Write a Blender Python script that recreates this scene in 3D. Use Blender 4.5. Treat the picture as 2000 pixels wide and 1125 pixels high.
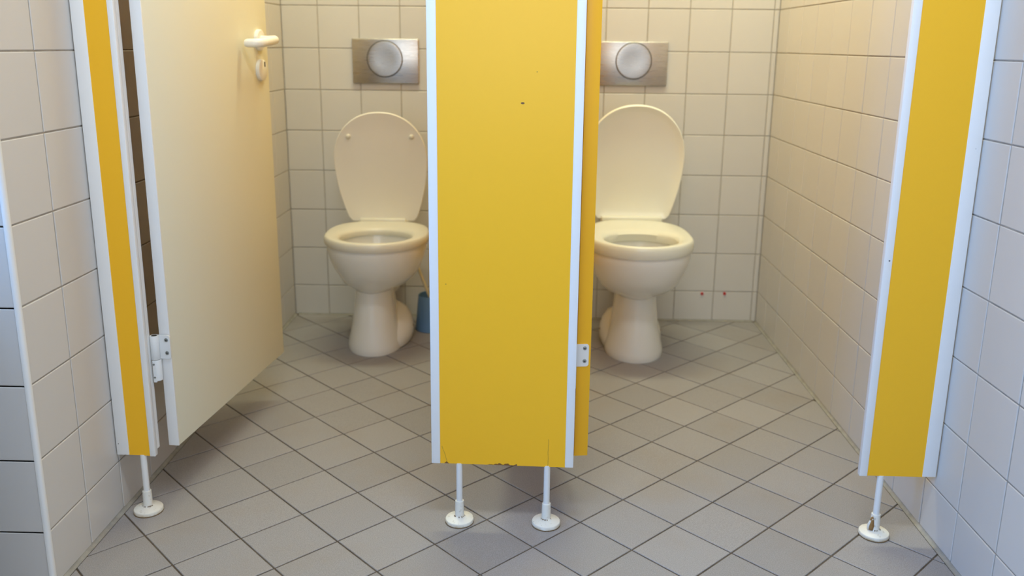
import bpy, bmesh, math, random
from mathutils import Vector, Matrix
random.seed(7)
S = bpy.context.scene
for o in list(bpy.data.objects): bpy.data.objects.remove(o)
COL = S.collection
PI = math.pi

# ------------------------------------------------------------------ camera
yaw, pitch, roll = -0.02189, 0.24026, 0.0104
fwd0 = Vector((math.sin(yaw), math.cos(yaw), 0)); rgt = Vector((math.cos(yaw), -math.sin(yaw), 0)); up0 = Vector((0, 0, 1))
fwd = fwd0*math.cos(pitch) - up0*math.sin(pitch); upv = up0*math.cos(pitch) + fwd0*math.sin(pitch)
R_ = rgt*math.cos(roll) + upv*math.sin(roll); U_ = upv*math.cos(roll) - rgt*math.sin(roll)
CAM = Vector((0.91592, -3.25527, 1.04033))
cd = bpy.data.cameras.new('camera'); cam = bpy.data.objects.new('camera', cd); COL.objects.link(cam)
M = Matrix((R_, U_, -fwd)).transposed().to_4x4(); M.translation = CAM; cam.matrix_world = M
cd.sensor_width = 36; cd.lens = 1699.03/2000*36
cd.shift_x = 2.163/2000; cd.shift_y = -59.588/2000
cd.clip_start = .02
cd.dof.use_dof = True; cd.dof.focus_distance = 1.77; cd.dof.aperture_fstop = 3.4
S.camera = cam

# ------------------------------------------------------------------ world, lights, exposure
w = bpy.data.worlds.new('world'); S.world = w; w.use_nodes = True
w.node_tree.nodes['Background'].inputs[0].default_value = (.75, .85, 1, 1)
w.node_tree.nodes['Background'].inputs[1].default_value = .6
def area(name, loc, rot, sx, sy, col, power, spread=PI):
    l = bpy.data.lights.new(name, 'AREA'); l.shape = 'RECTANGLE'; l.size = sx; l.size_y = sy; l.color = col; l.energy = power; l.spread = spread
    o = bpy.data.objects.new(name, l); o.location = loc; o.rotation_euler = rot; COL.objects.link(o); return o
# blue daylight through the frosted windows in the far left and rear walls
area('window_daylight', (-1.80, -3.3, 1.62), (0, math.radians(-90), 0), 1.45, 1.4, (.10, .40, 1.0), 88)
area('rear_window_daylight', (.85, -4.40, 1.55), (math.radians(90), 0, 0), 1.5, 1.4, (.93, .96, .98), 22)
# ceiling lamp in front of the stalls
area('front_lamp_light', (.95, -2.35, 2.50), (0, 0, 0), .9, .3, (.92, .98, 1.0), 20)
# long warm ceiling lamp above the stalls
area('stall_lamp_light', (.93, -.66, 2.505), (0, 0, 0), 1.66, .2, (1.0, .995, .66), 38)
S.view_settings.view_transform = 'Standard'; S.view_settings.look = 'None'
S.view_settings.exposure = 0.0; S.view_settings.gamma = 1.0; S.view_settings.use_curve_mapping = False

# ------------------------------------------------------------------ materials
class NT:
    def __init__(s, name):
        s.m = bpy.data.materials.new(name); s.m.use_nodes = True; s.t = s.m.node_tree
        s.b = s.t.nodes['Principled BSDF']
    def n(s, typ, **kw):
        x = s.t.nodes.new(typ)
        for k, v in kw.items(): setattr(x, k, v)
        return x
    def l(s, a, b): s.t.links.new(a, b)
    def math(s, op, a, b=0.0):
        x = s.n('ShaderNodeMath', operation=op)
        for i, v in enumerate((a, b)):
            if hasattr(v, 'links'): s.l(v, x.inputs[i])
            else: x.inputs[i].default_value = v
        return x.outputs[0]
    def mix(s, fac, a, b):
        x = s.n('ShaderNodeMix', data_type='RGBA')
        for i, v in ((0, fac), (6, a), (7, b)):
            if hasattr(v, 'links'): s.l(v, x.inputs[i])
            else: x.inputs[i].default_value = v if i == 0 else (*v, 1)
        return x.outputs[2]
    def noise(s, vec, scale, detail=2, rough=.5):
        x = s.n('ShaderNodeTexNoise'); x.inputs['Scale'].default_value = scale; x.inputs['Detail'].default_value = detail; x.inputs['Roughness'].default_value = rough
        if vec is not None: s.l(vec, x.inputs['Vector'])
        return x.outputs['Fac']
    def ramp(s, v, a, b, c0=0.0, c1=1.0):
        x = s.n('ShaderNodeMapRange'); s.l(v, x.inputs[0])
        x.inputs[1].default_value = a; x.inputs[2].default_value = b; x.inputs[3].default_value = c0; x.inputs[4].default_value = c1
        return x.outputs[0]
    def pos(s): return s.n('ShaderNodeNewGeometry').outputs['Position']
    def objc(s): return s.n('ShaderNodeTexCoord').outputs['Object']
    def bump(s, h, dist, strength=1.0):
        x = s.n('ShaderNodeBump'); x.inputs['Distance'].default_value = dist; x.inputs['Strength'].default_value = strength
        s.l(h, x.inputs['Height']); s.l(x.outputs[0], s.b.inputs['Normal'])
    def set(s, col=None, rough=None, metal=None, spec=None, coat=None):
        if col is not None:
            if hasattr(col, 'links'): s.l(col, s.b.inputs['Base Color'])
            else: s.b.inputs['Base Color'].default_value = (*col, 1)
        if rough is not None:
            if hasattr(rough, 'links'): s.l(rough, s.b.inputs['Roughness'])
            else: s.b.inputs['Roughness'].default_value = rough
        if metal is not None: s.b.inputs['Metallic'].default_value = metal
        if spec is not None: s.b.inputs['Specular IOR Level'].default_value = spec
        if coat is not None: s.b.inputs['Coat Weight'].default_value = coat; s.b.inputs['Coat Roughness'].default_value = .25
        return s.m

def simple(name, col, rough=.45, metal=0, var=.05, scale=9, spec=.5, bump=0):
    t = NT(name); p = t.objc(); f = t.noise(p, scale, 3)
    t.set(t.mix(f, tuple(c*(1-var) for c in col), tuple(min(1, c*(1+var)) for c in col)), rough, metal, spec)
    if bump: t.bump(t.noise(p, 220, 2), bump)
    return t.m

def tile_mat(name, col):
    t = NT(name); p = t.pos()
    rnd = t.n('ShaderNodeObjectInfo').outputs['Random']
    f = t.math('ADD', t.math('MULTIPLY', rnd, .6), t.math('MULTIPLY', t.noise(p, 14, 3), .4))
    t.set(t.mix(f, tuple(c*.965 for c in col), tuple(min(1, c*1.03) for c in col)), .3, 0, .4)
    t.bump(t.noise(p, 30, 2), .0006, .35)
    return t.m
WALLTILE = tile_mat('glazed_wall_tile', (.61, .59, .565))
def floor_mat():
    t = NT('speckled_floor_tile'); p = t.pos()
    rnd = t.n('ShaderNodeObjectInfo').outputs['Random']
    sp = t.noise(p, 620, 2, .7); cl = t.noise(p, 5, 4, .6)
    base = t.mix(t.ramp(sp, .36, .64), (.24, .227, .226), (.378, .360, .360))
    base = t.mix(t.math('MULTIPLY', t.ramp(cl, .5, .72), .30), base, (.30, .245, .19))
    var = t.ramp(rnd, 0, 1, .93, 1.06)
    v = t.n('ShaderNodeVectorMath', operation='SCALE'); t.l(base, v.inputs[0]); t.l(var, v.inputs['Scale'])
    t.set(v.outputs[0], .5, 0, .35); t.bump(sp, .0003, .4)
    return t.m
FLOORTILE = floor_mat()
def grout(name, c1, c2):
    t = NT(name); p = t.pos(); t.set(t.mix(t.ramp(t.noise(p, 26, 4, .65), .35, .68), c1, c2), .85, 0, .2); t.bump(t.noise(p, 300, 3), .0006); return t.m
WALLGROUT = grout('wall_grout', (.31, .283, .245), (.42, .388, .342))
FLOORGROUT = grout('floor_grout', (.085, .065, .048), (.14, .112, .085))
SEAL = grout('silicone_sealant', (.27, .255, .225), (.36, .345, .31))
PLASTER = simple('painted_plaster', (.58, .56, .53), .8)
def profile_mat():
    t = NT('white_aluminium_profile'); p = t.pos()
    v = t.n('ShaderNodeTexVoronoi'); v.inputs['Scale'].default_value = 26; t.l(p, v.inputs['Vector'])
    nick = t.math('MULTIPLY', t.math('LESS_THAN', v.outputs['Distance'], .05), t.math('GREATER_THAN', t.noise(p, 7, 1), .56))
    t.set(t.mix(nick, (.86, .855, .835), (.16, .15, .15)), .38, 0, .5); return t.m
PROFILE = profile_mat()
WPLAST = simple('white_coated_steel', (.78, .78, .76), .4)
HINGEW = simple('white_hinge_enamel', (.74, .75, .74), .4)
HANDLE = simple('ivory_plastic', (.88, .86, .76), .3)
CREAM = simple('cream_laminate', (.81, .785, .62), .5, var=.02, scale=3)
SCREW = simple('zinc_screw', (.35, .37, .35), .35, 1)
DARK = simple('dark_recess', (.03, .03, .03), .6)
CERAM = simple('white_sanitary_ceramic', (.81, .795, .74), .16, var=.02, scale=5)
SEATL = simple('beige_seat_plastic', (.70, .66, .55), .3, var=.015)
LIDL = simple('grey_beige_lid_plastic', (.87, .83, .73), .32, var=.015)
SEATR = simple('ivory_seat_plastic', (.76, .75, .645), .22, var=.015)
LIDR = simple('ivory_lid_plastic', (.88, .87, .77), .2, var=.015)
BLUE = simple('blue_plastic', (.13, .25, .42), .4)
STICK = simple('yellowed_plastic', (.72, .62, .38), .4)
RED = simple('red_plastic', (.62, .03, .03), .5)
RUST = simple('rust', (.30, .16, .05), .85, var=.3, scale=160)
GRIME = simple('foot_grime', (.16, .10, .045), .8, var=.4, scale=120)
WATER = simple('toilet_water', (.34, .34, .32), .05)
def steel():
    t = NT('brushed_steel'); p = t.objc()
    mp = t.n('ShaderNodeMapping'); mp.inputs['Scale'].default_value = (4, 90, 90); t.l(p, mp.inputs['Vector'])
    f = t.noise(mp.outputs[0], 6, 3); g = t.noise(p, 16, 3)
    t.set(t.mix(t.math('MULTIPLY', f, g), (.50, .475, .435), (.62, .595, .55)), t.ramp(f, .3, .7, .25, .33), 1); return t.m
STEEL = steel()
def yellow(name, marks=False):
    t = NT(name); p = t.pos(); f = t.noise(p, 2.2, 2)
    c = t.mix(f, (.93, .485, .011), (.945, .505, .015))
    if marks:
        sep = t.n('ShaderNodeSeparateXYZ'); t.l(p, sep.inputs[0]); x, z = sep.outputs[0], sep.outputs[2]
        wob = t.math('MULTIPLY', t.math('SUBTRACT', t.noise(p, 60, 2), .5), .004)
        xx = t.math('ADD', x, wob)
        def AND(a, b): return t.math('MULTIPLY', a, b)
        def lt(a, b): return t.math('LESS_THAN', a, b)
        def gt(a, b): return t.math('GREATER_THAN', a, b)
        k1 = AND(lt(t.math('ABSOLUTE', t.math('SUBTRACT', xx, .9635)), .00055), lt(z, .208))
        lean = t.math('ADD', xx, t.math('MULTIPLY', z, .28))
        k2 = AND(AND(lt(t.math('ABSOLUTE', t.math('SUBTRACT', lean, .7835)), .0005), lt(z, .185)), lt(x, .745))
        c = t.mix(t.math('MULTIPLY', t.math('MAXIMUM', k1, k2), .75), c, (.22, .12, .02))
        # chipped lower edge showing brown core
        bot = t.math('SUBTRACT', .1446, t.math('MULTIPLY', t.math('SUBTRACT', x, .73), .0055))
        h = t.math('SUBTRACT', z, bot)
        chip = AND(lt(h, t.ramp(t.noise(p, 95, 3), .42, .66, 0, .0045)), AND(gt(x, .832), lt(x, .896)))
        corner = AND(lt(t.math('ADD', h, t.math('ABSOLUTE', t.math('SUBTRACT', x, .741))), .0045), gt(h, -.01))
        c = t.mix(t.math('MAXIMUM', chip, corner), c, (.20, .085, .02))
        def dot(px, pz, r):
            a = t.math('SUBTRACT', xx, px); b = t.math('MULTIPLY', t.math('SUBTRACT', z, pz), 1.6)
            return lt(t.math('ADD', t.math('MULTIPLY', a, a), t.math('MULTIPLY', b, b)), r*r)
        c = t.mix(dot(.8975, .9275, .0033), c, (.16, .07, .02))
        c = t.mix(dot(.9255, .9885, .0012), c, (.25, .14, .03))
        c = t.mix(dot(.7425, .5527, .0013), c, (.25, .14, .03))
    t.set(c, .36, 0, .5); t.bump(t.noise(p, 420, 2), .0002, .3)
    return t.m
YELLOW = yellow('yellow_laminate'); YELLOWM = yellow('yellow_laminate_worn', True)

# ------------------------------------------------------------------ mesh helpers
def link(name, me, mat, parent=None, loc=None):
    o = bpy.data.objects.new(name, me); COL.objects.link(o)
    if mat is not None and not me.materials: me.materials.append(mat)
    if parent is not None: o.parent = parent
    if loc is not None: o.location = loc
    return o
def obj(name, bm, mat, parent=None, smooth=False, auto=None):
    me = bpy.data.meshes.new(name); bmesh.ops.recalc_face_normals(bm, faces=bm.faces[:]); bm.to_mesh(me); bm.free()
    if smooth:
        me.polygons.foreach_set('use_smooth', [True]*len(me.polygons))
        if auto: me.set_sharp_from_angle(angle=math.radians(auto))
    return link(name, me, mat, parent)
def thing(name, label, cat, loc=(0, 0, 0), rz=0, group=None):
    o = bpy.data.objects.new(name, None); COL.objects.link(o); o.location = loc; o.rotation_euler = (0, 0, rz)
    o.empty_display_size = .05
    o['label'] = label; o['category'] = cat
    if group: o['group'] = group
    return o
def prism(bm, poly, z0, z1, mat=None):
    """extrude XY polygon; mat maps local->final"""
    M_ = mat or Matrix()
    a = [bm.verts.new(M_ @ Vector((x, y, z0))) for x, y in poly]; b = [bm.verts.new(M_ @ Vector((x, y, z1))) for x, y in poly]
    n = len(poly); bm.faces.new(a[::-1]); bm.faces.new(b)
    for i in range(n): bm.faces.new((a[i], a[(i+1) % n], b[(i+1) % n], b[i]))
def box(bm, x0, x1, y0, y1, z0, z1, bev=0, seg=2):
    vs = []
    r = bmesh.ops.create_cube(bm, size=1)
    for v in r['verts']:
        v.co = Vector(((x0+x1)/2 + v.co.x*(x1-x0), (y0+y1)/2 + v.co.y*(y1-y0), (z0+z1)/2 + v.co.z*(z1-z0)))
    if bev:
        ed = list({e for v in r['verts'] for e in v.link_edges})
        bmesh.ops.bevel(bm, geom=ed, offset=bev, segments=seg, affect='EDGES', profile=.5)
def lathe(bm, prof, n=32, loc=(0, 0, 0), M_=None):
    M_ = M_ or Matrix.Translation(loc); rings = []
    for r, z in prof:
        if r <= 1e-6: rings.append([bm.verts.new(M_ @ Vector((0, 0, z)))])
        else: rings.append([bm.verts.new(M_ @ Vector((r*math.cos(2*PI*i/n), r*math.sin(2*PI*i/n), z))) for i in range(n)])
    bridge(bm, rings)
def bridge(bm, rings, closed=True):
    for a, b in zip(rings, rings[1:]):
        n = max(len(a), len(b))
        for i in range(n if closed else n-1):
            j = (i+1) % n
            if len(a) == 1 and len(b) == 1: continue
            if len(a) == 1: bm.faces.new((a[0], b[j], b[i]))
            elif len(b) == 1: bm.faces.new((a[i], a[j], b[0]))
            else: bm.faces.new((a[i], a[j], b[j], b[i]))
def tube(bm, pts, rad, n=16, cap=True):
    pts = [Vector(p) for p in pts]; rings = []; prev = None
    for i, p in enumerate(pts):
        t = (pts[min(i+1, len(pts)-1)] - pts[max(i-1, 0)]).normalized()
        if prev is None: a = t.orthogonal().normalized()
        else: a = (prev - t*prev.dot(t)).normalized()
        prev = a; b = t.cross(a); r = rad[i] if isinstance(rad, (list, tuple)) else rad
        rings.append([bm.verts.new(p + (a*math.cos(2*PI*k/n) + b*math.sin(2*PI*k/n))*r) for k in range(n)])
    bridge(bm, rings)
    if cap: bm.faces.new(rings[0][::-1]); bm.faces.new(rings[-1])
def bevel_poly(bm, poly, M_, depth, top, bev):
    """a tile: polygon (local xy, ccw), back at z=-depth, face at z=top with bevelled rim"""
    c = [Vector(p) for p in poly]; n = len(c)
    ins = []
    for i in range(n):
        p0, p1, p2 = c[i-1], c[i], c[(i+1) % n]
        d1 = (p1-p0).normalized(); d2 = (p2-p1).normalized()
        n1 = Vector((-d1.y, d1.x)); n2 = Vector((-d2.y, d2.x))
        k = 1 + n1.dot(n2)
        ins.append(p1 + (n1+n2)*(bev/max(k, .15)))
    r = []
    for ring, z in ((c, -depth), (c, top-bev*.7), (ins, top)):
        r.append([bm.verts.new(M_ @ Vector((p.x, p.y, z))) for p in ring])
    bridge(bm, r); bm.faces.new(r[2])

# ------------------------------------------------------------------ room shell
XR, C0, T = 1.79907, .11979, .15
J = .0030
CEIL = 2.52; YREAR = -4.3; XL2 = -1.7; YC = -1.781
def struct(name, bm, mat, parent=None):
    o = obj(name, bm, mat, parent)
    if parent is None: o['kind'] = 'structure'
    return o
GR = .0018   # grout lies this far behind the tile face
DEP = .0045
def shell(name, x0, x1, y0, y1, z0, z1, mat):
    bm = bmesh.new(); box(bm, x0, x1, y0, y1, z0, z1); return struct(name, bm, mat)
rows = [0.0] + [C0 + T*i for i in range(0, 17)]
rows[-1] = min(rows[-1], CEIL)
def wall_tiles(wall, cols, frame, vis):
    """cols: list of u edges; frame: Matrix local (u, v=z, w=out of the wall); vis(u0,u1,z0,z1)->own object"""
    cache = {}; rest = bmesh.new(); nrest = 0
    for k in range(len(rows)-1):
        z0, z1 = rows[k], rows[k+1]
        if z1 - z0 < .02: continue
        for u0, u1 in zip(cols, cols[1:]):
            wd, ht = u1-u0-J, z1-z0-J
            if wd < .004: continue
            poly = [(-wd/2, -ht/2), (wd/2, -ht/2), (wd/2, ht/2), (-wd/2, ht/2)]
            cen = Vector(((u0+u1)/2, (z0+z1)/2, 0))
            if vis(u0, u1, z0, z1):
                key = (round(wd, 4), round(ht, 4))
                if key not in cache:
                    bm = bmesh.new(); bevel_poly(bm, poly, Matrix(), DEP, 0, .0014)
                    me = bpy.data.meshes.new('tile'); bmesh.ops.recalc_face_normals(bm, faces=bm.faces[:]); bm.to_mesh(me); bm.free()
                    me.materials.append(WALLTILE); cache[key] = me
                o = link('tile', cache[key], None, wall)
                jit = Matrix.Rotation(random.uniform(-.0016, .0016), 4, 'X') @ Matrix.Rotation(random.uniform(-.0016, .0016), 4, 'Y')
                o.matrix_local = frame @ Matrix.Translation(cen + Vector((0, 0, random.uniform(-.0003, .0003)))) @ jit
            else:
                bevel_poly(rest, poly, frame @ Matrix.Translation(cen), DEP, 0, .0014); nrest += 1
    if nrest:
        r = obj('tile_field', rest, WALLTILE, wall); r['kind'] = 'stuff'
    else: rest.free()
def fr(ox, oy, ux, uy, nx, ny):
    return Matrix(((ux, 0, nx, ox), (uy, 0, ny, oy), (0, 1, 0, 0), (0, 0, 0, 1)))
# back wall: face y = 0 looking towards -y
wb = shell('wall_back', -.16, XR+.16, GR, .14, -.1, CEIL, WALLGROUT)
cols = [0.0] + [.1333 + T*i for i in range(12)]
cols = [c for c in cols if c < XR - .0192 - .06] 
# the tiling starts from both corners; columns of the right stall are laid out from the right
cr = [XR - .0192 - T*i for i in range(0, 8)][::-1]
cl = [0.0] + [.1333 + T*i for i in range(0, 6)]
cl = [c for c in cl if c < cr[0] - .03]
wall_tiles(wb, cl + cr + [XR], fr(0, 0, 1, 0, 0, -1), lambda u0, u1, z0, z1: z0 < 1.3)
# left stall wall: face x = 0 looking +x
wl = shell('wall_left', -.14, -GR, YC+GR, 0, -.1, CEIL, WALLGROUT)
wall_tiles(wl, [YC + .14842*i for i in range(13)], fr(0, 0, 0, 1, 1, 0), lambda u0, u1, z0, z1: z0 < 1.3)
# right wall: face x = XR looking -x
wr = shell('wall_right', XR+GR, XR+.14, YREAR, 0, -.1, CEIL, WALLGROUT)
rc = sorted([0.0] + [-(.12906 + T*i) for i in range(0, 28)])
rc = [YREAR] + [c for c in rc if c > YREAR + .02]
wall_tiles(wr, [-c for c in rc[::-1]], fr(XR, 0, 0, -1, -1, 0), lambda u0, u1, z0, z1: z0 < 1.3 and u1 < 2.25)
# return wall left of the stalls: face y = YC looking -y
wf = shell('wall_front', XL2, -.14, YC+GR, YC+.14, -.1, CEIL, WALLGROUT)
bm = bmesh.new(); box(bm, -.14, -GR, YC+GR, YC+GR+.001, -.1, CEIL); obj('grout_bed', bm, WALLGROUT, wf)
fc = sorted([-(.006 + T*i) for i in range(0, 11)] + [XL2])
wall_tiles(wf, fc, fr(0, YC, 1, 0, 0, -1), lambda u0, u1, z0, z1: z0 < 1.3 and u0 > -.32)
# unseen remainder of the washroom, with a window in the far left wall
bm = bmesh.new(); wy0, wy1, wz0, wz1 = -4.03, -2.57, .9, 2.35
box(bm, XL2-.14, XL2, YREAR, wy0, -.1, CEIL); box(bm, XL2-.14, XL2, wy1, YC, -.1, CEIL)
box(bm, XL2-.14, XL2, wy0, wy1, -.1, wz0); box(bm, XL2-.14, XL2, wy0, wy1, wz1, CEIL)
struct('wall_far_left', bm, PLASTER)
bm = bmesh.new(); vx0, vx1 = .1, 1.6
box(bm, XL2-.14, vx0, YREAR-.14, YREAR, -.1, CEIL); box(bm, vx1, XR+.14, YREAR-.14, YREAR, -.1, CEIL)
box(bm, vx0, vx1, YREAR-.14, YREAR, -.1, wz0-.05); box(bm, vx0, vx1, YREAR-.14, YREAR, wz1-.1, CEIL)
struct('wall_rear', bm, PLASTER)
bm = bmesh.new()
for a in ((vx0, vx0+.05, wz0-.05, wz1-.1), (vx1-.05, vx1, wz0-.05, wz1-.1), (vx0, vx1, wz0-.05, wz0), (vx0, vx1, wz1-.15, wz1-.1), ((vx0+vx1)/2-.025, (vx0+vx1)/2+.025, wz0, wz1-.1)):
    box(bm, a[0], a[1], YREAR-.06, YREAR-.01, a[2], a[3])
struct('window_2', bm, WPLAST)
bm = bmesh.new()
for a in ((wy0, wy0+.05, wz0, wz1), (wy1-.05, wy1, wz0, wz1), (wy0, wy1, wz0, wz0+.05), (wy0, wy1, wz1-.05, wz1), ((wy0+wy1)/2-.025, (wy0+wy1)/2+.025, wz0, wz1)):
    box(bm, XL2-.06, XL2-.01, a[0], a[1], a[2], a[3])
struct('window_1', bm, WPLAST)
bm = bmesh.new(); box(bm, XL2-.14, XR+.14, YREAR-.14, .14, CEIL, CEIL+.1); struct('ceiling', bm, PLASTER)

# floor with diagonal tiles
fl = shell('floor', XL2-.14, XR+.14, YREAR-.14, .14, -.1, -GR*1.1, FLOORGROUT)
def clip(poly, a, b, c):          # keep a*x+b*y<=c
    out = []
    for i in range(len(poly)):
        p, q = poly[i], poly[(i+1) % len(poly)]; dp = a*p[0]+b*p[1]-c; dq = a*q[0]+b*q[1]-c
        if dp <= 0: out.append(p)
        if dp*dq < 0:
            t = dp/(dp-dq); out.append((p[0]+(q[0]-p[0])*t, p[1]+(q[1]-p[1])*t))
    return out
def area2(p): return .5*sum(p[i][0]*p[(i+1) % len(p)][1]-p[(i+1) % len(p)][0]*p[i][1] for i in range(len(p)))
def dedupe(p):
    o = []
    for q in p:
        if not o or math.hypot(q[0]-o[-1][0], q[1]-o[-1][1]) > .0025: o.append(q)
    if len(o) > 1 and math.hypot(o[0][0]-o[-1][0], o[0][1]-o[-1][1]) < .0025: o.pop()
    return o
FP, FT = .14847, .77311
A = Vector((math.cos(FT), math.sin(FT)))*FP; B = Vector((math.sin(FT), -math.cos(FT)))*FP; O = Vector((.00754, -.01287))
JF = .0038; INS = .0085
fu = (FP-JF)/FP/2
fullpoly = [tuple(A*a+B*b) for a, b in ((-fu, -fu), (fu, -fu), (fu, fu), (-fu, fu))]
if area2(fullpoly) < 0: fullpoly.reverse()
bm = bmesh.new(); bevel_poly(bm, fullpoly, Matrix(), .004, 0, .0012)
fullme = bpy.data.meshes.new('tile'); bmesh.ops.recalc_face_normals(bm, faces=bm.faces[:]); bm.to_mesh(fullme); bm.free(); fullme.materials.append(FLOORTILE)
rest = bmesh.new(); cnt = 0
regs = [(INS, XR-INS, YC, -INS*.8, True), (.0, XR-INS, YREAR, YC, True), (XL2, 0.0, YREAR, YC-INS, False)]
for i in range(-30, 40):
    for j in range(-30, 45):
        cen = O + A*(i+.5) + B*(j+.5)
        base = [(cen.x+x, cen.y+y) for x, y in fullpoly]
        # region seen in the photograph: one convex strip from the back wall to the front
        done = False
        for (x0, x1, y0, y1) in ((INS, XR-INS, YREAR, -INS*.8), (XL2, INS, YREAR, YC-INS)):
            p = base
            for a, b, c in ((-1, 0, -x0), (1, 0, x1), (0, -1, -y0), (0, 1, y1)): 
                if p: p = clip(p, a, b, c)
            p = dedupe(p) if p else p
            if len(p) < 3 or abs(area2(p)) < 4e-5: continue
            near = x0 == INS and max(q[1] for q in p) > -2.0
            full = len(p) == 4 and abs(abs(area2(p)) - abs(area2(fullpoly))) < 1e-7
            if near and full:
                o = link('tile', fullme, None, fl, (cen.x, cen.y, random.uniform(-.0003, .0002)))
            elif near:
                m = Vector((sum(q[0] for q in p)/len(p), sum(q[1] for q in p)/len(p)))
                bm = bmesh.new(); bevel_poly(bm, [(q[0]-m.x, q[1]-m.y) for q in p], Matrix(), .004, 0, .0009)
                o = obj('tile', bm, FLOORTILE, fl); o.location = (m.x, m.y, random.uniform(-.0003, .0002))
            else: bevel_poly(rest, p, Matrix(), .004, 0, .0009)
r = obj('tile_field', rest, FLOORTILE, fl); r['kind'] = 'stuff'
# sealant coves along the wall feet
def cove(name, p, q, nx, ny, s=.0085):
    bm = bmesh.new(); ringa, ringb = [], []
    for k in range(6):
        a = k/5*PI/2; dx, dz = s*(1-math.sin(a)), s*(1-math.cos(a))
        for ring, e in ((ringa, p), (ringb, q)): ring.append(bm.verts.new((e[0]+nx*dx, e[1]+ny*dx, dz*.8+.0004)))
    for ring, e in ((ringa, p), (ringb, q)): ring.append(bm.verts.new((e[0], e[1], .0004)))
    bridge(bm, [ringa, ringb]); bm.faces.new(ringa); bm.faces.new(ringb[::-1])
    o = obj(name, bm, SEAL); o['kind'] = 'structure'
cove('baseboard_left', (0, -.006), (0, YC), 1, 0); cove('baseboard_right', (XR, -.006), (XR, YREAR+.01), -1, 0)
cove('baseboard_back', (.012, 0), (XR-.012, 0), 0, -1, .0075)
# rounded plastic edge trim on the outer corner
bm = bmesh.new(); pr_ = [(-.0085, -.0012), (-.0085, .0), (.0, .0085), (.0012, .0085)]
poly = [(.0005, .0095)] + [(.0005-.0095*(1-math.cos(a)), -.0-.0005+.0095*(1-math.sin(a))) for a in [k*PI/2/6 for k in range(7)]] + [(-.0095, -.0005), (-.009, .006)]
pts = [(-.0075, .0008), (-.0075, -.0012), (-.005, -.0016), (-.002, -.0011), (.0004, .0004), (.0015, .003), (.0018, .006), (.0014, .0085), (-.0006, .0085)]
prism(bm, [(x, YC+y) for x, y in pts], 0.0, CEIL-.002); o = obj('trim_1', bm, WPLAST, smooth=True, auto=40); o['kind'] = 'structure'

# ------------------------------------------------------------------ partition panels
def FY(x): return -1.494 - .0205*x        # front plane of the partitions (set slightly askew to the walls)
ROTP = -.0205; TOP = 2.02
def foot(parent, lx, zb, rust=False):
    """height-adjustable foot in the panel's frame"""
    y = .0065
    bm = bmesh.new(); lathe(bm, [(0, .03), (.0069, .03), (.0069, zb+.0006), (0, zb+.0006)], 24, (lx, y, 0))
    f_ = obj('foot_post', bm, WPLAST, parent, True, 40)
    bm = bmesh.new(); lathe(bm, [(.0069, .010), (.0106, .010), (.0104, .016), (.0096, .050), (.0093, .0518), (.0069, .0518)], 28, (lx, y, 0))
    obj('sleeve', bm, WPLAST2, f_, True, 40)
    bm = bmesh.new(); lathe(bm, [(0, .0012), (.0305, .0012), (.0318, .0025), (.0318, .0075), (.0308, .0095), (.026, .0118), (.018, .0138), (.0122, .0152), (.0108, .0168), (.0, .0172)], 48, (lx, y, 0))
    b = obj('foot_base', bm, WPLAST2, f_, True, 35)
    bm = bmesh.new(); lathe(bm, [(0, .0), (.0322, .0), (.0316, .0018), (0, .0018)], 40, (lx, y, 0))
    obj('base_pad', bm, GRIME, f_, True, 40)
    bm = bmesh.new()
    for k in range(13):
        a = random.uniform(-2.9, .0) ; r0 = .0108
        dx, dy = math.cos(a), math.sin(a)
        s = random.uniform(.0008, .0020)
        tube(bm, [(lx+dx*r0, y+dy*r0, .0168), (lx+dx*(r0+s*1.6), y+dy*(r0+s*1.6), .0158)], [.0009, .0003], 5)
    g = obj('foot_grime', bm, GRIME, f_); g['kind'] = 'stuff'
    if rust:
        bm = bmesh.new()
        prof = [(0, .0155), (.006, .0165), (.008, .026), (.0062, .038), (.0035, .046), (0, .049)]
        n = 10; rings = []
        for r_, z in prof:
            if r_ == 0: rings.append([bm.verts.new((lx-.0085, y-.0072, z))])
            else: rings.append([bm.verts.new((lx-.0098+r_*.68*math.cos(2*PI*k/n)*(1+.2*math.sin(3*k)), y-.0066+r_*.55*math.sin(2*PI*k/n), z)) for k in range(n)])
        bridge(bm, rings); obj('rust_patch', bm, RUST, f_, True)
        bm = bmesh.new(); tube(bm, [(lx-.0150, y-.004, .017), (lx-.0152, y-.0045, .026), (lx-.0130, y-.006, .036), (lx-.0085, y-.0085, .0435)], [.0028, .0034, .0028, .0012], 8)
        obj('split_sleeve_edge', bm, WPLAST2, f_, True)
def ft_mat():
    t = NT('aged_white_plastic'); p = t.objc(); sep = t.n('ShaderNodeSeparateXYZ'); t.l(p, sep.inputs[0])
    low = t.ramp(sep.outputs[2], .0095, .002, 0, 1)
    m = t.math('MULTIPLY', low, t.ramp(t.noise(p, 45, 3), .40, .68))
    c = t.mix(t.noise(p, 30, 3), (.76, .74, .66), (.82, .80, .74))
    v = t.noise(p, 130, 3); c = t.mix(t.math('MULTIPLY', t.ramp(v, .62, .72), .6), c, (.45, .40, .30))
    t.set(t.mix(m, c, (.48, .34, .14)), .42); return t.m
WPLAST2 = ft_mat()
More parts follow.
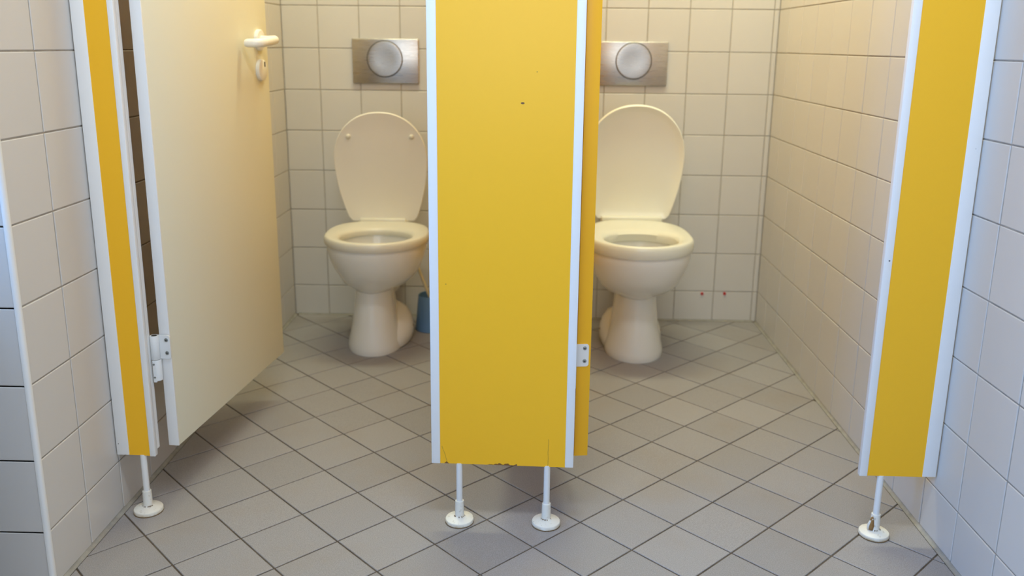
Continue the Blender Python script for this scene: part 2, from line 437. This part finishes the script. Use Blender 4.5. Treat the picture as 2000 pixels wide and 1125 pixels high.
def panel(label, x0, x1, wl_, wr_, zb, zbl, zbr, feet, mat, rust=None, stop=None):
    """x0..x1 along the front; wl_, wr_ widths of the white edge profiles; local frame: u along the panel, v into the stall"""
    t = thing('partition_panel', label, 'partition panel', (x0, FY(x0), 0), ROTP)
    k = 1/math.cos(ROTP); L = (x1-x0)*k
    bm = bmesh.new(); za, zc = zb
    vs = [(wl_-.006, .0012, za), (L-wr_+.006, .0012, zc), (L-wr_+.006, .0125, zc), (wl_-.006, .0125, za)]
    lo = [bm.verts.new(v) for v in vs]; hi = [bm.verts.new((v[0], v[1], TOP-.004)) for v in vs]
    bridge(bm, [lo, hi]); bm.faces.new(lo[::-1]); bm.faces.new(hi); obj('board', bm, mat, t)
    for u0, u1, z in ((0, wl_, zbl), (L-wr_, L, zbr)):
        bm = bmesh.new(); box(bm, u0, u1, 0, .0135, z, TOP, .0011, 2); obj('edge_profile', bm, PROFILE, t, True, 30)
    if stop:
        bm = bmesh.new(); box(bm, L-.005, L-.0004, .0137, .0262, zbr+.012, TOP, .0006, 1); obj('door_stop', bm, PROFILE, t)
    for fx in feet: foot(t, (fx-x0)*k, za, rust)
    return t
panel('yellow narrow panel with white edges against the left tiled wall', .0022, .0890, .0275, .0125, (.1412, .1400), .1410, .1392, [.0585], YELLOW, stop=True)
panel('broad yellow panel standing on two white feet between the two stalls', .7080, 1.0188, .0190, .0182, (.1440, .1424), .1436, .1424, [.7685, .9620], YELLOWM)
panel('yellow panel with white edges against the right tiled wall, rusty foot', 1.6345, 1.7960, .0168, .0285, (.1448, .1456), .1438, .1462, [1.6822], YELLOW, True)

# divider board between the two stalls, behind the broad panel
t = thing('stall_divider', 'yellow dividing board between the two stalls, hidden behind the broad panel', 'partition panel', (.845, 0, 0))
bm = bmesh.new(); box(bm, -.0065, .0065, -1.488, -.004, .15, TOP, .001, 1); obj('board', bm, YELLOW, t)

# ------------------------------------------------------------------ doors
def door(label, hx, hy, ang, thick, length, mat_face, mat_edge, zb=.15, handle=True, group=None):
    """origin at the hinge-side front corner of the seen face; local +Y runs along the leaf, +X out of the seen face"""
    t = thing('cubicle_door', label, 'door', (hx, hy, 0), -ang)
    bm = bmesh.new(); box(bm, -thick, 0, .003, length, zb, TOP, .0012, 2); obj('door_leaf', bm, mat_face, t, True, 30)
    bm = bmesh.new(); box(bm, -thick-.0003, .0003, -.0008, .0034, zb-.0003, TOP, .0009, 2); obj('hinge_edge_band', bm, mat_edge, t, True, 30)
    if mat_face is CREAM:
        bm = bmesh.new(); box(bm, -thick-.0007, -thick+.0004, .004, length-.001, zb+.001, TOP-.001); obj('yellow_face', bm, YELLOW, t)
    if handle:
        for sgn, x0 in ((1, 0), (-1, -thick)):
            RM = Matrix.Translation((x0, .566, 1.0447)) @ Matrix.Rotation(sgn*PI/2, 4, 'Y')
            bm = bmesh.new(); lathe(bm, [(0, 0), (.0275, 0), (.0280, .002), (.0272, .0075), (.0250, .0092), (.0, .0098)], 40, M_=RM); h = obj('handle_rose', bm, HANDLE, t, True, 35)
            pts = [(.008, 0), (.028, 0), (.040, -.001), (.047, -.005), (.0505, -.013), (.0512, -.024), (.0512, -.060), (.0505, -.086), (.048, -.099), (.041, -.107), (.032, -.1095), (.018, -.110), (.0125, -.110)]
            rad = [.0098, .0098, .0105, .0112, .0116, .0118, .0118, .0116, .0114, .0112, .0110, .0108, .0085]
            bm = bmesh.new(); tube(bm, [(x0+sgn*a, .566+b, 1.0447+.0015+b*.085) for a, b in pts], rad, 20); obj('lever', bm, HANDLE, h, True, 50)
            RM = Matrix.Translation((x0, .567, .9670)) @ Matrix.Rotation(sgn*PI/2, 4, 'Y')
            bm = bmesh.new(); lathe(bm, [(0, 0), (.0280, 0), (.0284, .002), (.0274, .0085), (.0252, .0100), (.0, .0104)], 40, M_=RM); k = obj('lock_rose', bm, HANDLE, t, True, 35)
            bm = bmesh.new(); box(bm, x0+sgn*.0104-.0004, x0+sgn*.0104+.0004, .573, .579, .9755, .9885); obj('lock_indicator', bm, DARK, k)
    return t
DL = .6235
dl = door('cream door standing open at the left stall, white lever handle', .1293, -1.4608, .1058, .0238, DL, CREAM, PROFILE)
dr = door('yellow door folded open behind the broad panel, seen edge-on', 1.0519, -1.4676, -.131, .0300, .62, YELLOW, YELLOW)
def hinge(parent, world, side):
    """two-knuckle hinge given in world coordinates, parented to the door"""
    inv = world
    x, y, z0, zm, z1 = world['x'], world['y'], world['z0'], world['zm'], world['z1']
    rootm = Matrix.Translation(parent.location) @ Matrix.Rotation(parent.rotation_euler[2], 4, 'Z'); im = rootm.inverted()
    def put(name, bm, mat, par, smooth=True):
        bm.transform(im); return obj(name, bm, mat, par, smooth, 35)
    bm = bmesh.new(); lathe(bm, [(.0058, z1-.004), (.0058, z1-.0002), (.0065, z1), (.0088, z1), (.0094, z1-.0012), (.0094, zm+.0012), (.0088, zm+.0003), (0, zm+.0003)], 28, (x, y, 0))
    # leaf with rounded outer corners
    x0, x1 = world['leaf']; yl = world['yl']; r = .006; pl = [(x0, zm), (x1-r, zm)]
    pl += [(x1-r+r*math.cos(a), zm+r+r*math.sin(a)) for a in [-PI/2+k*PI/12 for k in range(1, 7)]]
    pl += [(x1-r+r*math.cos(a), z1-r+r*math.sin(a)) for a in [k*PI/12 for k in range(0, 7)]] + [(x0, z1)]
    sl = world.get('slope', 0)
    MM = Matrix(((1, 0, 0, 0), (sl, 0, 1, yl - sl*x0), (0, 1, 0, 0), (0, 0, 0, 1)))
    prism(bm, pl, -.0016, .0016, MM)
    h = put('hinge', bm, HINGEW, parent)
    bm = bmesh.new(); lathe(bm, [(0, z1-.0025), (.0062, z1-.0025), (.0062, z1+.0002), (0, z1+.0006)], 20, (x, y, 0)); put('hinge_pin', bm, DARK, h)
    for sz in world['sz']:
        sxx = world['sx']; yy = yl + sl*(sxx-x0)
        RM = Matrix.Translation((sxx, yy-.0014, sz)) @ Matrix.Rotation(PI/2, 4, 'X')
        bm = bmesh.new(); lathe(bm, [(0, .0012), (.0018, .0012), (.0022, .0010), (.0042, .0008), (.0044, .0)], 20, M_=RM); s = put('screw', bm, SCREW, h)
        bm = bmesh.new()
        RM2 = Matrix.Translation((sxx, yy-.0027, sz)) @ Matrix.Rotation(random.uniform(0, 1.5), 4, 'Y')
        for a in ((-.0019, .0019, -.0006, .0006), (-.0006, .0006, -.0019, .0019)):
            b2 = bmesh.new(); box(b2, a[0], a[1], -.0004, .0004, a[2], a[3]); b2.transform(RM2); me = bpy.data.meshes.new('q'); b2.to_mesh(me); b2.free(); bm.from_mesh(me); bpy.data.meshes.remove(me)
        bm.transform(im); 
        bm2 = bm; obj('screw_recess', bm2, DARK, h)
    return h
hinge(dl, dict(x=.0985, y=-1.4690, z0=.308, zm=.3600, z1=.4145, leaf=(.104, .1315), yl=-1.4628, sz=(.4035, .3735), sx=.1232, slope=-.105), 1)
hinge(dr, dict(x=1.0130, y=-1.4700, z0=.308, zm=.3622, z1=.4130, leaf=(1.014, 1.0478), yl=-1.4738, sz=(.4040, .3748), sx=1.0388, slope=.13), 1)
# lower knuckles belong to the frame panels
panels = [o for o in S.objects if o.name.startswith('partition_panel')]
panels.sort(key=lambda o: o.location.x)
def lower(parent, x, y, z0, z1, xs):
    im = (Matrix.Translation(parent.location) @ Matrix.Rotation(parent.rotation_euler[2], 4, 'Z')).inverted()
    bm = bmesh.new(); lathe(bm, [(0, z0), (.0082, z0), (.0094, z0+.0012), (.0094, z1-.0012), (.0088, z1), (0, z1)], 28, (x, y, 0))
    box(bm, xs, x, y-.0095, y-.0060, z0-.003, z1, .001, 1)
    bm.transform(im); h = obj('hinge', bm, HINGEW, parent, True, 35)
    for z in (z0+.009, z1-.009):
        bm = bmesh.new(); RM = Matrix.Translation((xs+.0035, y-.0094, z)) @ Matrix.Rotation(PI/2, 4, 'X')
        lathe(bm, [(0, .001), (.0022, .0008), (.0024, 0)], 14, M_=RM); bm.transform(im); obj('screw', bm, SCREW, h, True, 40)
lower(panels[0], .1000, -1.4680, .3110, .3592, .0925)
lower(panels[1], 1.0130, -1.4690, .3100, .3612, 1.005)

# ------------------------------------------------------------------ toilets
def egg(a, yc, bf, bb, n=64, eb=2.0, ef=2.0):
    """closed outline; front (towards -y) half-length bf, back half-length bb"""
    out = []
    for i in range(n):
        t_ = 2*PI*i/n; c, s = math.cos(t_), math.sin(t_)
        e = ef if s < 0 else eb; b = bf if s < 0 else bb
        out.append((a*math.copysign(abs(c)**(2/e), c), yc + b*math.copysign(abs(s)**(2/e), s)))
    return out
def loft(bm, secs, n=64, cap0=True, cap1=True):
    rings = [[bm.verts.new((x, y, z)) for x, y in egg(a, yc, bf, bb, n, eb, ef)] for z, a, yc, bf, bb, eb, ef in secs]
    bridge(bm, rings)
    if cap0: bm.faces.new(rings[0][::-1])
    if cap1: bm.faces.new(rings[-1])
    return rings
def toilet(label, x, rz, seatmat, lidmat, seat_top, seat_th, lid, hinge_y, bumpers, dish, dy=0, px=0, py=0, pw=1):
    t = thing('toilet', label, 'toilet', (x, 0, 0), rz)
    # bowl: outer shell up to the rim, then down inside to the water
    bm = bmesh.new()
    def shift(bm_, f):
        for v in bm_.verts: v.co.x += f(v.co.z)
    # z, half width, front y, back y
    outer = [(.212, .0635*pw, -.430, -.180), (.219, .075, -.446, -.175), (.230, .090, -.466, -.168), (.248, .109, -.491, -.162), (.275, .1295, -.519, -.157), (.305, .146, -.542, -.153), (.335, .1575, -.557, -.15), (.365, .166, -.567, -.15), (.386, .1672, -.569, -.15), (.393, .1655, -.567, -.152)]
    secs = []
    for z, a, y0, y1 in outer:
        q = min(1, (z-.212)/.06); o_ = py + (dy-py)*q; yc = y0 + a*1.02 if a > .1 else (y0+y1)/2
        secs.append((z, a, yc+o_, yc-y0, y1-yc-o_*(1 if q > .5 else .5), 2.5, 2))
    for z, a, yc, bf, bb in ((.395, .130, -.415, .130, .130), (.37, .126, -.415, .126, .126), (.32, .110, -.41, .108, .105), (.265, .080, -.395, .078, .078), (.236, .05, -.385, .05, .05)): secs.append((z, a, yc+dy, bf, bb, 2.05, 2))
    loft(bm, secs); shift(bm, lambda z: px*max(0, 1-(z-.212)/.07)); obj('bowl', bm, CERAM, t, True, 60)
    bm = bmesh.new(); lathe(bm, [(0, .250), (.062, .250)], 32); bm.transform(Matrix.Translation((0, -.39+dy, 0))); obj('water', bm, WATER, t)
    # pedestal
    bm = bmesh.new(); o_ = py
    loft(bm, [(0, .0935*pw, -.335+o_, .132, .150, 2.3, 2), (.010, .0955*pw, -.335+o_, .134, .152, 2.3, 2), (.025, .0935*pw, -.335+o_, .132, .152, 2.3, 2), (.055, .0860*pw, -.335+o_, .126, .150, 2.3, 2), (.10, .0770*pw, -.335+o_, .117, .15, 2.3, 2), (.15, .0705*pw, -.335+o_, .107, .15, 2.3, 2), (.19, .0665*pw, -.336+o_, .098, .15, 2.3, 2), (.214, .0655*pw, -.336+o_, .095, .15, 2.3, 2)])
    shift(bm, lambda z: px); p = obj('pedestal', bm, CERAM, t, True, 60)
    # swelling of the trap at the rear of the pedestal
    bm = bmesh.new()
    loft(bm, [(0.0, .100, -.255, .165, .085, 2.2, 2.1), (.009, .1055, -.255, .170, .090, 2.2, 2.1), (.036, .110, -.253, .166, .092, 2.2, 2.1), (.062, .107, -.250, .150, .090, 2.2, 2.1), (.086, .098, -.245, .128, .085, 2.2, 2), (.107, .081, -.238, .10, .076, 2.2, 2), (.123, .054, -.228, .065, .054, 2, 2), (.129, .018, -.222, .02, .02, 2, 2)])
    shift(bm, lambda z: px*.05)
    obj('trap_housing', bm, CERAM, t, True, 60)
    for s in (-1, 1):
        bm = bmesh.new(); RM = Matrix.Translation((s*.1065+px*.05, -.268, .050)) @ Matrix.Rotation(s*PI/2, 4, 'Y')
        lathe(bm, [(0, .0035), (.0035, .003), (.005, -.002)], 16, M_=RM); obj('fixing_screw', bm, GRIME, t, True)
    bm = bmesh.new(); tube(bm, [(0, -.004, .185), (0, -.15, .185)], .055, 32); obj('outlet_pipe', bm, CERAM, t, True, 40)
    # seat ring
    bm = bmesh.new(); n = 72; zt = seat_top; zb = zt-seat_th
    out = egg(.1765, -.392+dy, .186, .392-dy+hinge_y+.012, n, 2.9, 2.0)
    inn = egg(.1195, -.420+dy, .124, .120, n, 2.1, 2.15)
    def ring(k, z, off=0):
        r_ = []
        for i in range(n):
            ox, oy = out[i]; ix, iy = inn[i]
            r_.append(bm.verts.new((ox+(ix-ox)*k, oy+(iy-oy)*k, z)))
        return r_
    rs = [ring(.07, zb), ring(.02, zb+seat_th*.12), ring(0, zb+seat_th*.38), ring(.025, zb+seat_th*.66), ring(.075, zb+seat_th*.87), ring(.15, zt-.001), ring(.25, zt), ring(.55, zt-.0005), ring(.82, zt-.003), ring(.95, zt-.008), ring(1.0, zt-.016), ring(.97, zb), ring(.5, zb+.002)]
    bridge(bm, rs + [rs[0]]); s_ = obj('seat', bm, seatmat, t, True, 60)
    for bx in (-.1, .1):
        bm = bmesh.new(); lathe(bm, [(0, .392), (.012, .392), (.012, zb+.004), (0, zb+.004)], 16, (bx, -.27+dy*.5, 0)); obj('seat_buffer', bm, seatmat, s_, True, 40)
    # hinge block
    hw = lid['hinge']
    bm = bmesh.new(); box(bm, -hw, hw, hinge_y-.016, hinge_y+.014, zt-.012, zt+.010, .006, 3); hb = obj('hinge_block', bm, seatmat, t, True, 50)
    for bx in (-.078, .078):
        bm = bmesh.new(); lathe(bm, [(0, .38), (.011, .38), (.011, zt), (0, zt)], 16, (bx, hinge_y, 0)); obj('hinge_post', bm, seatmat, hb, True, 40)
    # lid: outline in the (u, v) plane leaning back against the wall
    w0, wm, vm, L = lid['w0'], lid['wm'], lid['vm'], lid['len']
    half = []
    for k in range(15):
        q = k/14; v = vm*q; half.append((w0 + (wm-w0)*math.sin(q*PI/2)**.88, v))
    for k in range(1, 25):
        a = k/24*PI/2; half.append((wm*math.cos(a)**.93 if k < 24 else 0, vm + (L-vm)*math.sin(a)))
    r0 = .014
    outl = [(w0-r0, 0.0), (w0-r0*.35, r0*.12), (w0-r0*.02, r0*.55)] + half[1:]
    outl = outl + [(-u, v) for u, v in outl[:-1][::-1]]
    cy = L*.52; m = len(outl)
    th = lid['th']; tilt = lid['tilt']
    M_ = Matrix.Translation((0, hinge_y+.004, zt+lid.get('z', 0))) @ Matrix.Rotation(-tilt, 4, 'X')
    bm = bmesh.new()
    def lr(s, d):   # d: towards the viewer is -
        return [bm.verts.new(M_ @ Vector((u*s, d, cy+(v-cy)*s))) for u, v in outl]
    if dish:
        prof = [(.95, th), (.985, th*.75), (1.0, th*.35), (.995, .001), (.982, -.0015), (.962, -.0005), (.93, .004), (.86, .009), (.7, .0125), (.45, .0145), (.2, .015)]
        back = [(.5, th+.004), (.85, th+.003)]
    else:
        prof = [(.955, th), (.99, th*.8), (1.0, th*.4), (.998, .0016), (.992, .0002), (.984, .0), (.972, .0005), (.95, .0012), (.6, .0016), (.3, .0016)]
        back = [(.5, th+.002), (.85, th+.0015)]
    rs = [lr(*p_) for p_ in back + prof]
    bridge(bm, rs); bm.faces.new(rs[0][::-1]); bm.faces.new(rs[-1])
    ld = obj('lid', bm, lidmat, t, True, 50)
    for (u, v) in bumpers:
        bm = bmesh.new(); lathe(bm, [(0, 0), (.0085, 0), (.0085, .006), (.0070, .0085), (.0, .0098)], 20, M_=M_ @ Matrix.Translation((u, .003, v)) @ Matrix.Rotation(PI/2, 4, 'X'))
        obj('bumper', bm, seatmat, ld, True, 50)
    return t
toilet('beige toilet with flat raised lid and two round buffers, in the left stall', .3775, .055, SEATL, LIDL, .4190, .030, dict(hinge=.083, w0=.117, wm=.1625, vm=.235, len=.402, th=.016, tilt=-.19, z=-.004), -.190, [(-.108, .316), (.110, .316)], False, px=-.020)
toilet('ivory toilet with glossy dished lid raised, in the right stall', 1.2835, -.008, SEATR, LIDR, .4330, .040, dict(hinge=.110, w0=.130, wm=.1745, vm=.235, len=.418, th=.022, tilt=-.15, z=-.004), -.160, [], True, -.050, px=.004, py=-.018, pw=1.06)

# ------------------------------------------------------------------ flush plates
def plate(label, xc, zc, wd, ht, bx, bz):
    t = thing('flush_plate', label, 'flush plate', (xc, -.0006, zc))
    bm = bmesh.new(); box(bm, -wd/2, wd/2, -.0105, 0, -ht/2, ht/2, .003, 3); obj('plate', bm, STEEL, t, True, 40)
    RM = Matrix.Translation((bx, -.0100, bz)) @ Matrix.Rotation(PI/2, 4, 'X')
    bm = bmesh.new(); lathe(bm, [(0, .0009), (.0655, .0009), (.0662, .0003), (.0662, 0)], 64, M_=RM); obj('button_gap', bm, DARK, t, True, 30)
    bm = bmesh.new(); lathe(bm, [(.0632, 0), (.0632, .0022), (.0618, .0036), (.055, .0040), (.03, .0030), (0, .0026)], 64, M_=RM); obj('button', bm, STEEL, t, True, 40)
plate('steel flush plate with round button above the left toilet', .3795, .9755, .244, .161, -.0025, .0085)
plate('steel flush plate with round button above the right toilet', 1.2830, .9755, .245, .157, 0, .0105)

# ------------------------------------------------------------------ toilet brush and holder
t = thing('brush_holder', 'blue toilet brush holder on the floor beside the left toilet', 'brush holder', (.553, -.150, .0))
bm = bmesh.new(); lathe(bm, [(0, 0), (.058, 0), (.0605, .003), (.0575, .03), (.052, .09), (.048, .132), (.0470, .1345), (.0452, .1335), (.0495, .09), (.055, .03), (.055, .006), (0, .006)], 40); obj('cup', bm, BLUE, t, True, 45)
t = thing('toilet_brush', 'yellowed toilet brush handle leaning in the blue holder', 'toilet brush', (.553, -.150, .008))
bm = bmesh.new(); tube(bm, [(.003, -.018, .075), (-.001, -.02, .115), (-.040, -.030, .225), (-.0563, -.034, .268)], [.0055, .0058, .0056, .0048], 16); obj('handle', bm, STICK, t, True, 50)
bm = bmesh.new()
for k in range(260):
    z = random.uniform(.006, .085); a = random.uniform(0, 2*PI); r_ = .036
    tube(bm, [(0, 0, z), (r_*math.cos(a), r_*math.sin(a), z+random.uniform(-.004, .004))], .0006, 3, False)
tube(bm, [(0, 0, .004), (.003, -.018, .078)], .007, 10)
b_ = obj('bristles', bm, WPLAST2, t); b_['kind'] = 'stuff'

# ------------------------------------------------------------------ red wall plugs
def plug(label, x, z, drip):
    t = thing('wall_plug', label, 'wall plug', (x, -.0004, z))
    RM = Matrix.Rotation(PI/2, 4, 'X')
    bm = bmesh.new(); lathe(bm, [(.0026, -.004), (.0026, .0030), (.0044, .0044), (.0056, .0030), (.0058, -.0002)], 24, M_=RM); obj('collar', bm, RED, t, True, 45)
    bm = bmesh.new(); lathe(bm, [(0, .0008), (.0030, .0008)], 16, M_=RM); obj('hole', bm, DARK, t)
plug('red plastic wall plug in the back wall tiles, nearer the right toilet', 1.5862, .1105, 0)
plug('red plastic wall plug in the back wall tiles, nearer the right corner', 1.6722, .1125, 0)

# ------------------------------------------------------------------ ceiling lamps (out of the frame)
for label, x, y, hx, hy in (('warm ceiling lamp above the stalls', .93, -.66, .86, .13), ('white ceiling lamp in front of the stalls', .95, -2.35, .48, .18)):
    t = thing('ceiling_lamp', label, 'lamp', (x, y, CEIL-.0005))
    bm = bmesh.new(); box(bm, -hx, hx, -hy, hy, -.008, 0, .002, 1); obj('lamp_base', bm, WPLAST, t)

# ------------------------------------------------------------------ washbasin cabinet left of the stalls (unseen, added to shade the return wall)
t = thing('shade_cabinet', 'unseen white washbasin cabinet added to shade the tiled wall left of the stalls', 'washbasin', (-1.02, YC-.003, 0))
bm = bmesh.new(); box(bm, -.62, .66, -.50, 0, .08, .78, .004, 2); obj('cabinet', bm, WPLAST, t)
bm = bmesh.new(); box(bm, -.60, .60, -.44, -.02, 0, .08); obj('plinth', bm, DARK, t)
for s in (-1, 1):
    bm = bmesh.new(); box(bm, .31*s-.298, .31*s+.298, -.519, -.501, .10, .76, .003, 2); d_ = obj('door', bm, WPLAST, t)
    bm = bmesh.new(); tube(bm, [(.05*s, -.519, .60), (.05*s, -.545, .61), (.05*s, -.545, .71), (.05*s, -.519, .72)], .005, 10); obj('handle', bm, STEEL, d_, True)
bm = bmesh.new(); n = 40; rr = []
for a, b, z in ((.64, .27, .781), (.645, .275, .80), (.64, .27, .822), (.30, .19, .822), (.285, .175, .80), (.20, .12, .79)):
    rr.append([bm.verts.new((a*math.copysign(abs(math.cos(q))**.35, math.cos(q)), -.282+b*math.copysign(abs(math.sin(q))**.35, math.sin(q)), z)) for q in [2*PI*k/n for k in range(n)]])
bridge(bm, rr); bm.faces.new(rr[0][::-1]); bm.faces.new(rr[-1]); obj('basin', bm, CERAM, t, True, 40)
bm = bmesh.new(); tube(bm, [(0, -.045, .822), (0, -.045, .93), (0, -.06, .955), (0, -.12, .955), (0, -.165, .935)], .013, 16); obj('tap', bm, STEEL, t, True, 50)

t = thing('shade_bin', 'unseen grey waste bin added to shade the tiled corner', 'waste bin', (-.135, -2.165, 0))  # unseen bin, added to keep light off the lower return wall
bm = bmesh.new(); lathe(bm, [(0, 0), (.128, 0), (.131, .004), (.150, .60), (.153, .603), (.153, .609), (.147, .609), (.126, .012), (0, .012)], 40); obj('body', bm, simple('grey_bin_plastic', (.30, .31, .32), .5), t, True, 40)
bm = bmesh.new(); lathe(bm, [(.146, .612), (.154, .611), (.154, .622), (.120, .655), (.05, .67), (0, .672)], 40); obj('lid', bm, simple('dark_bin_lid', (.12, .12, .13), .45), t, True, 40)
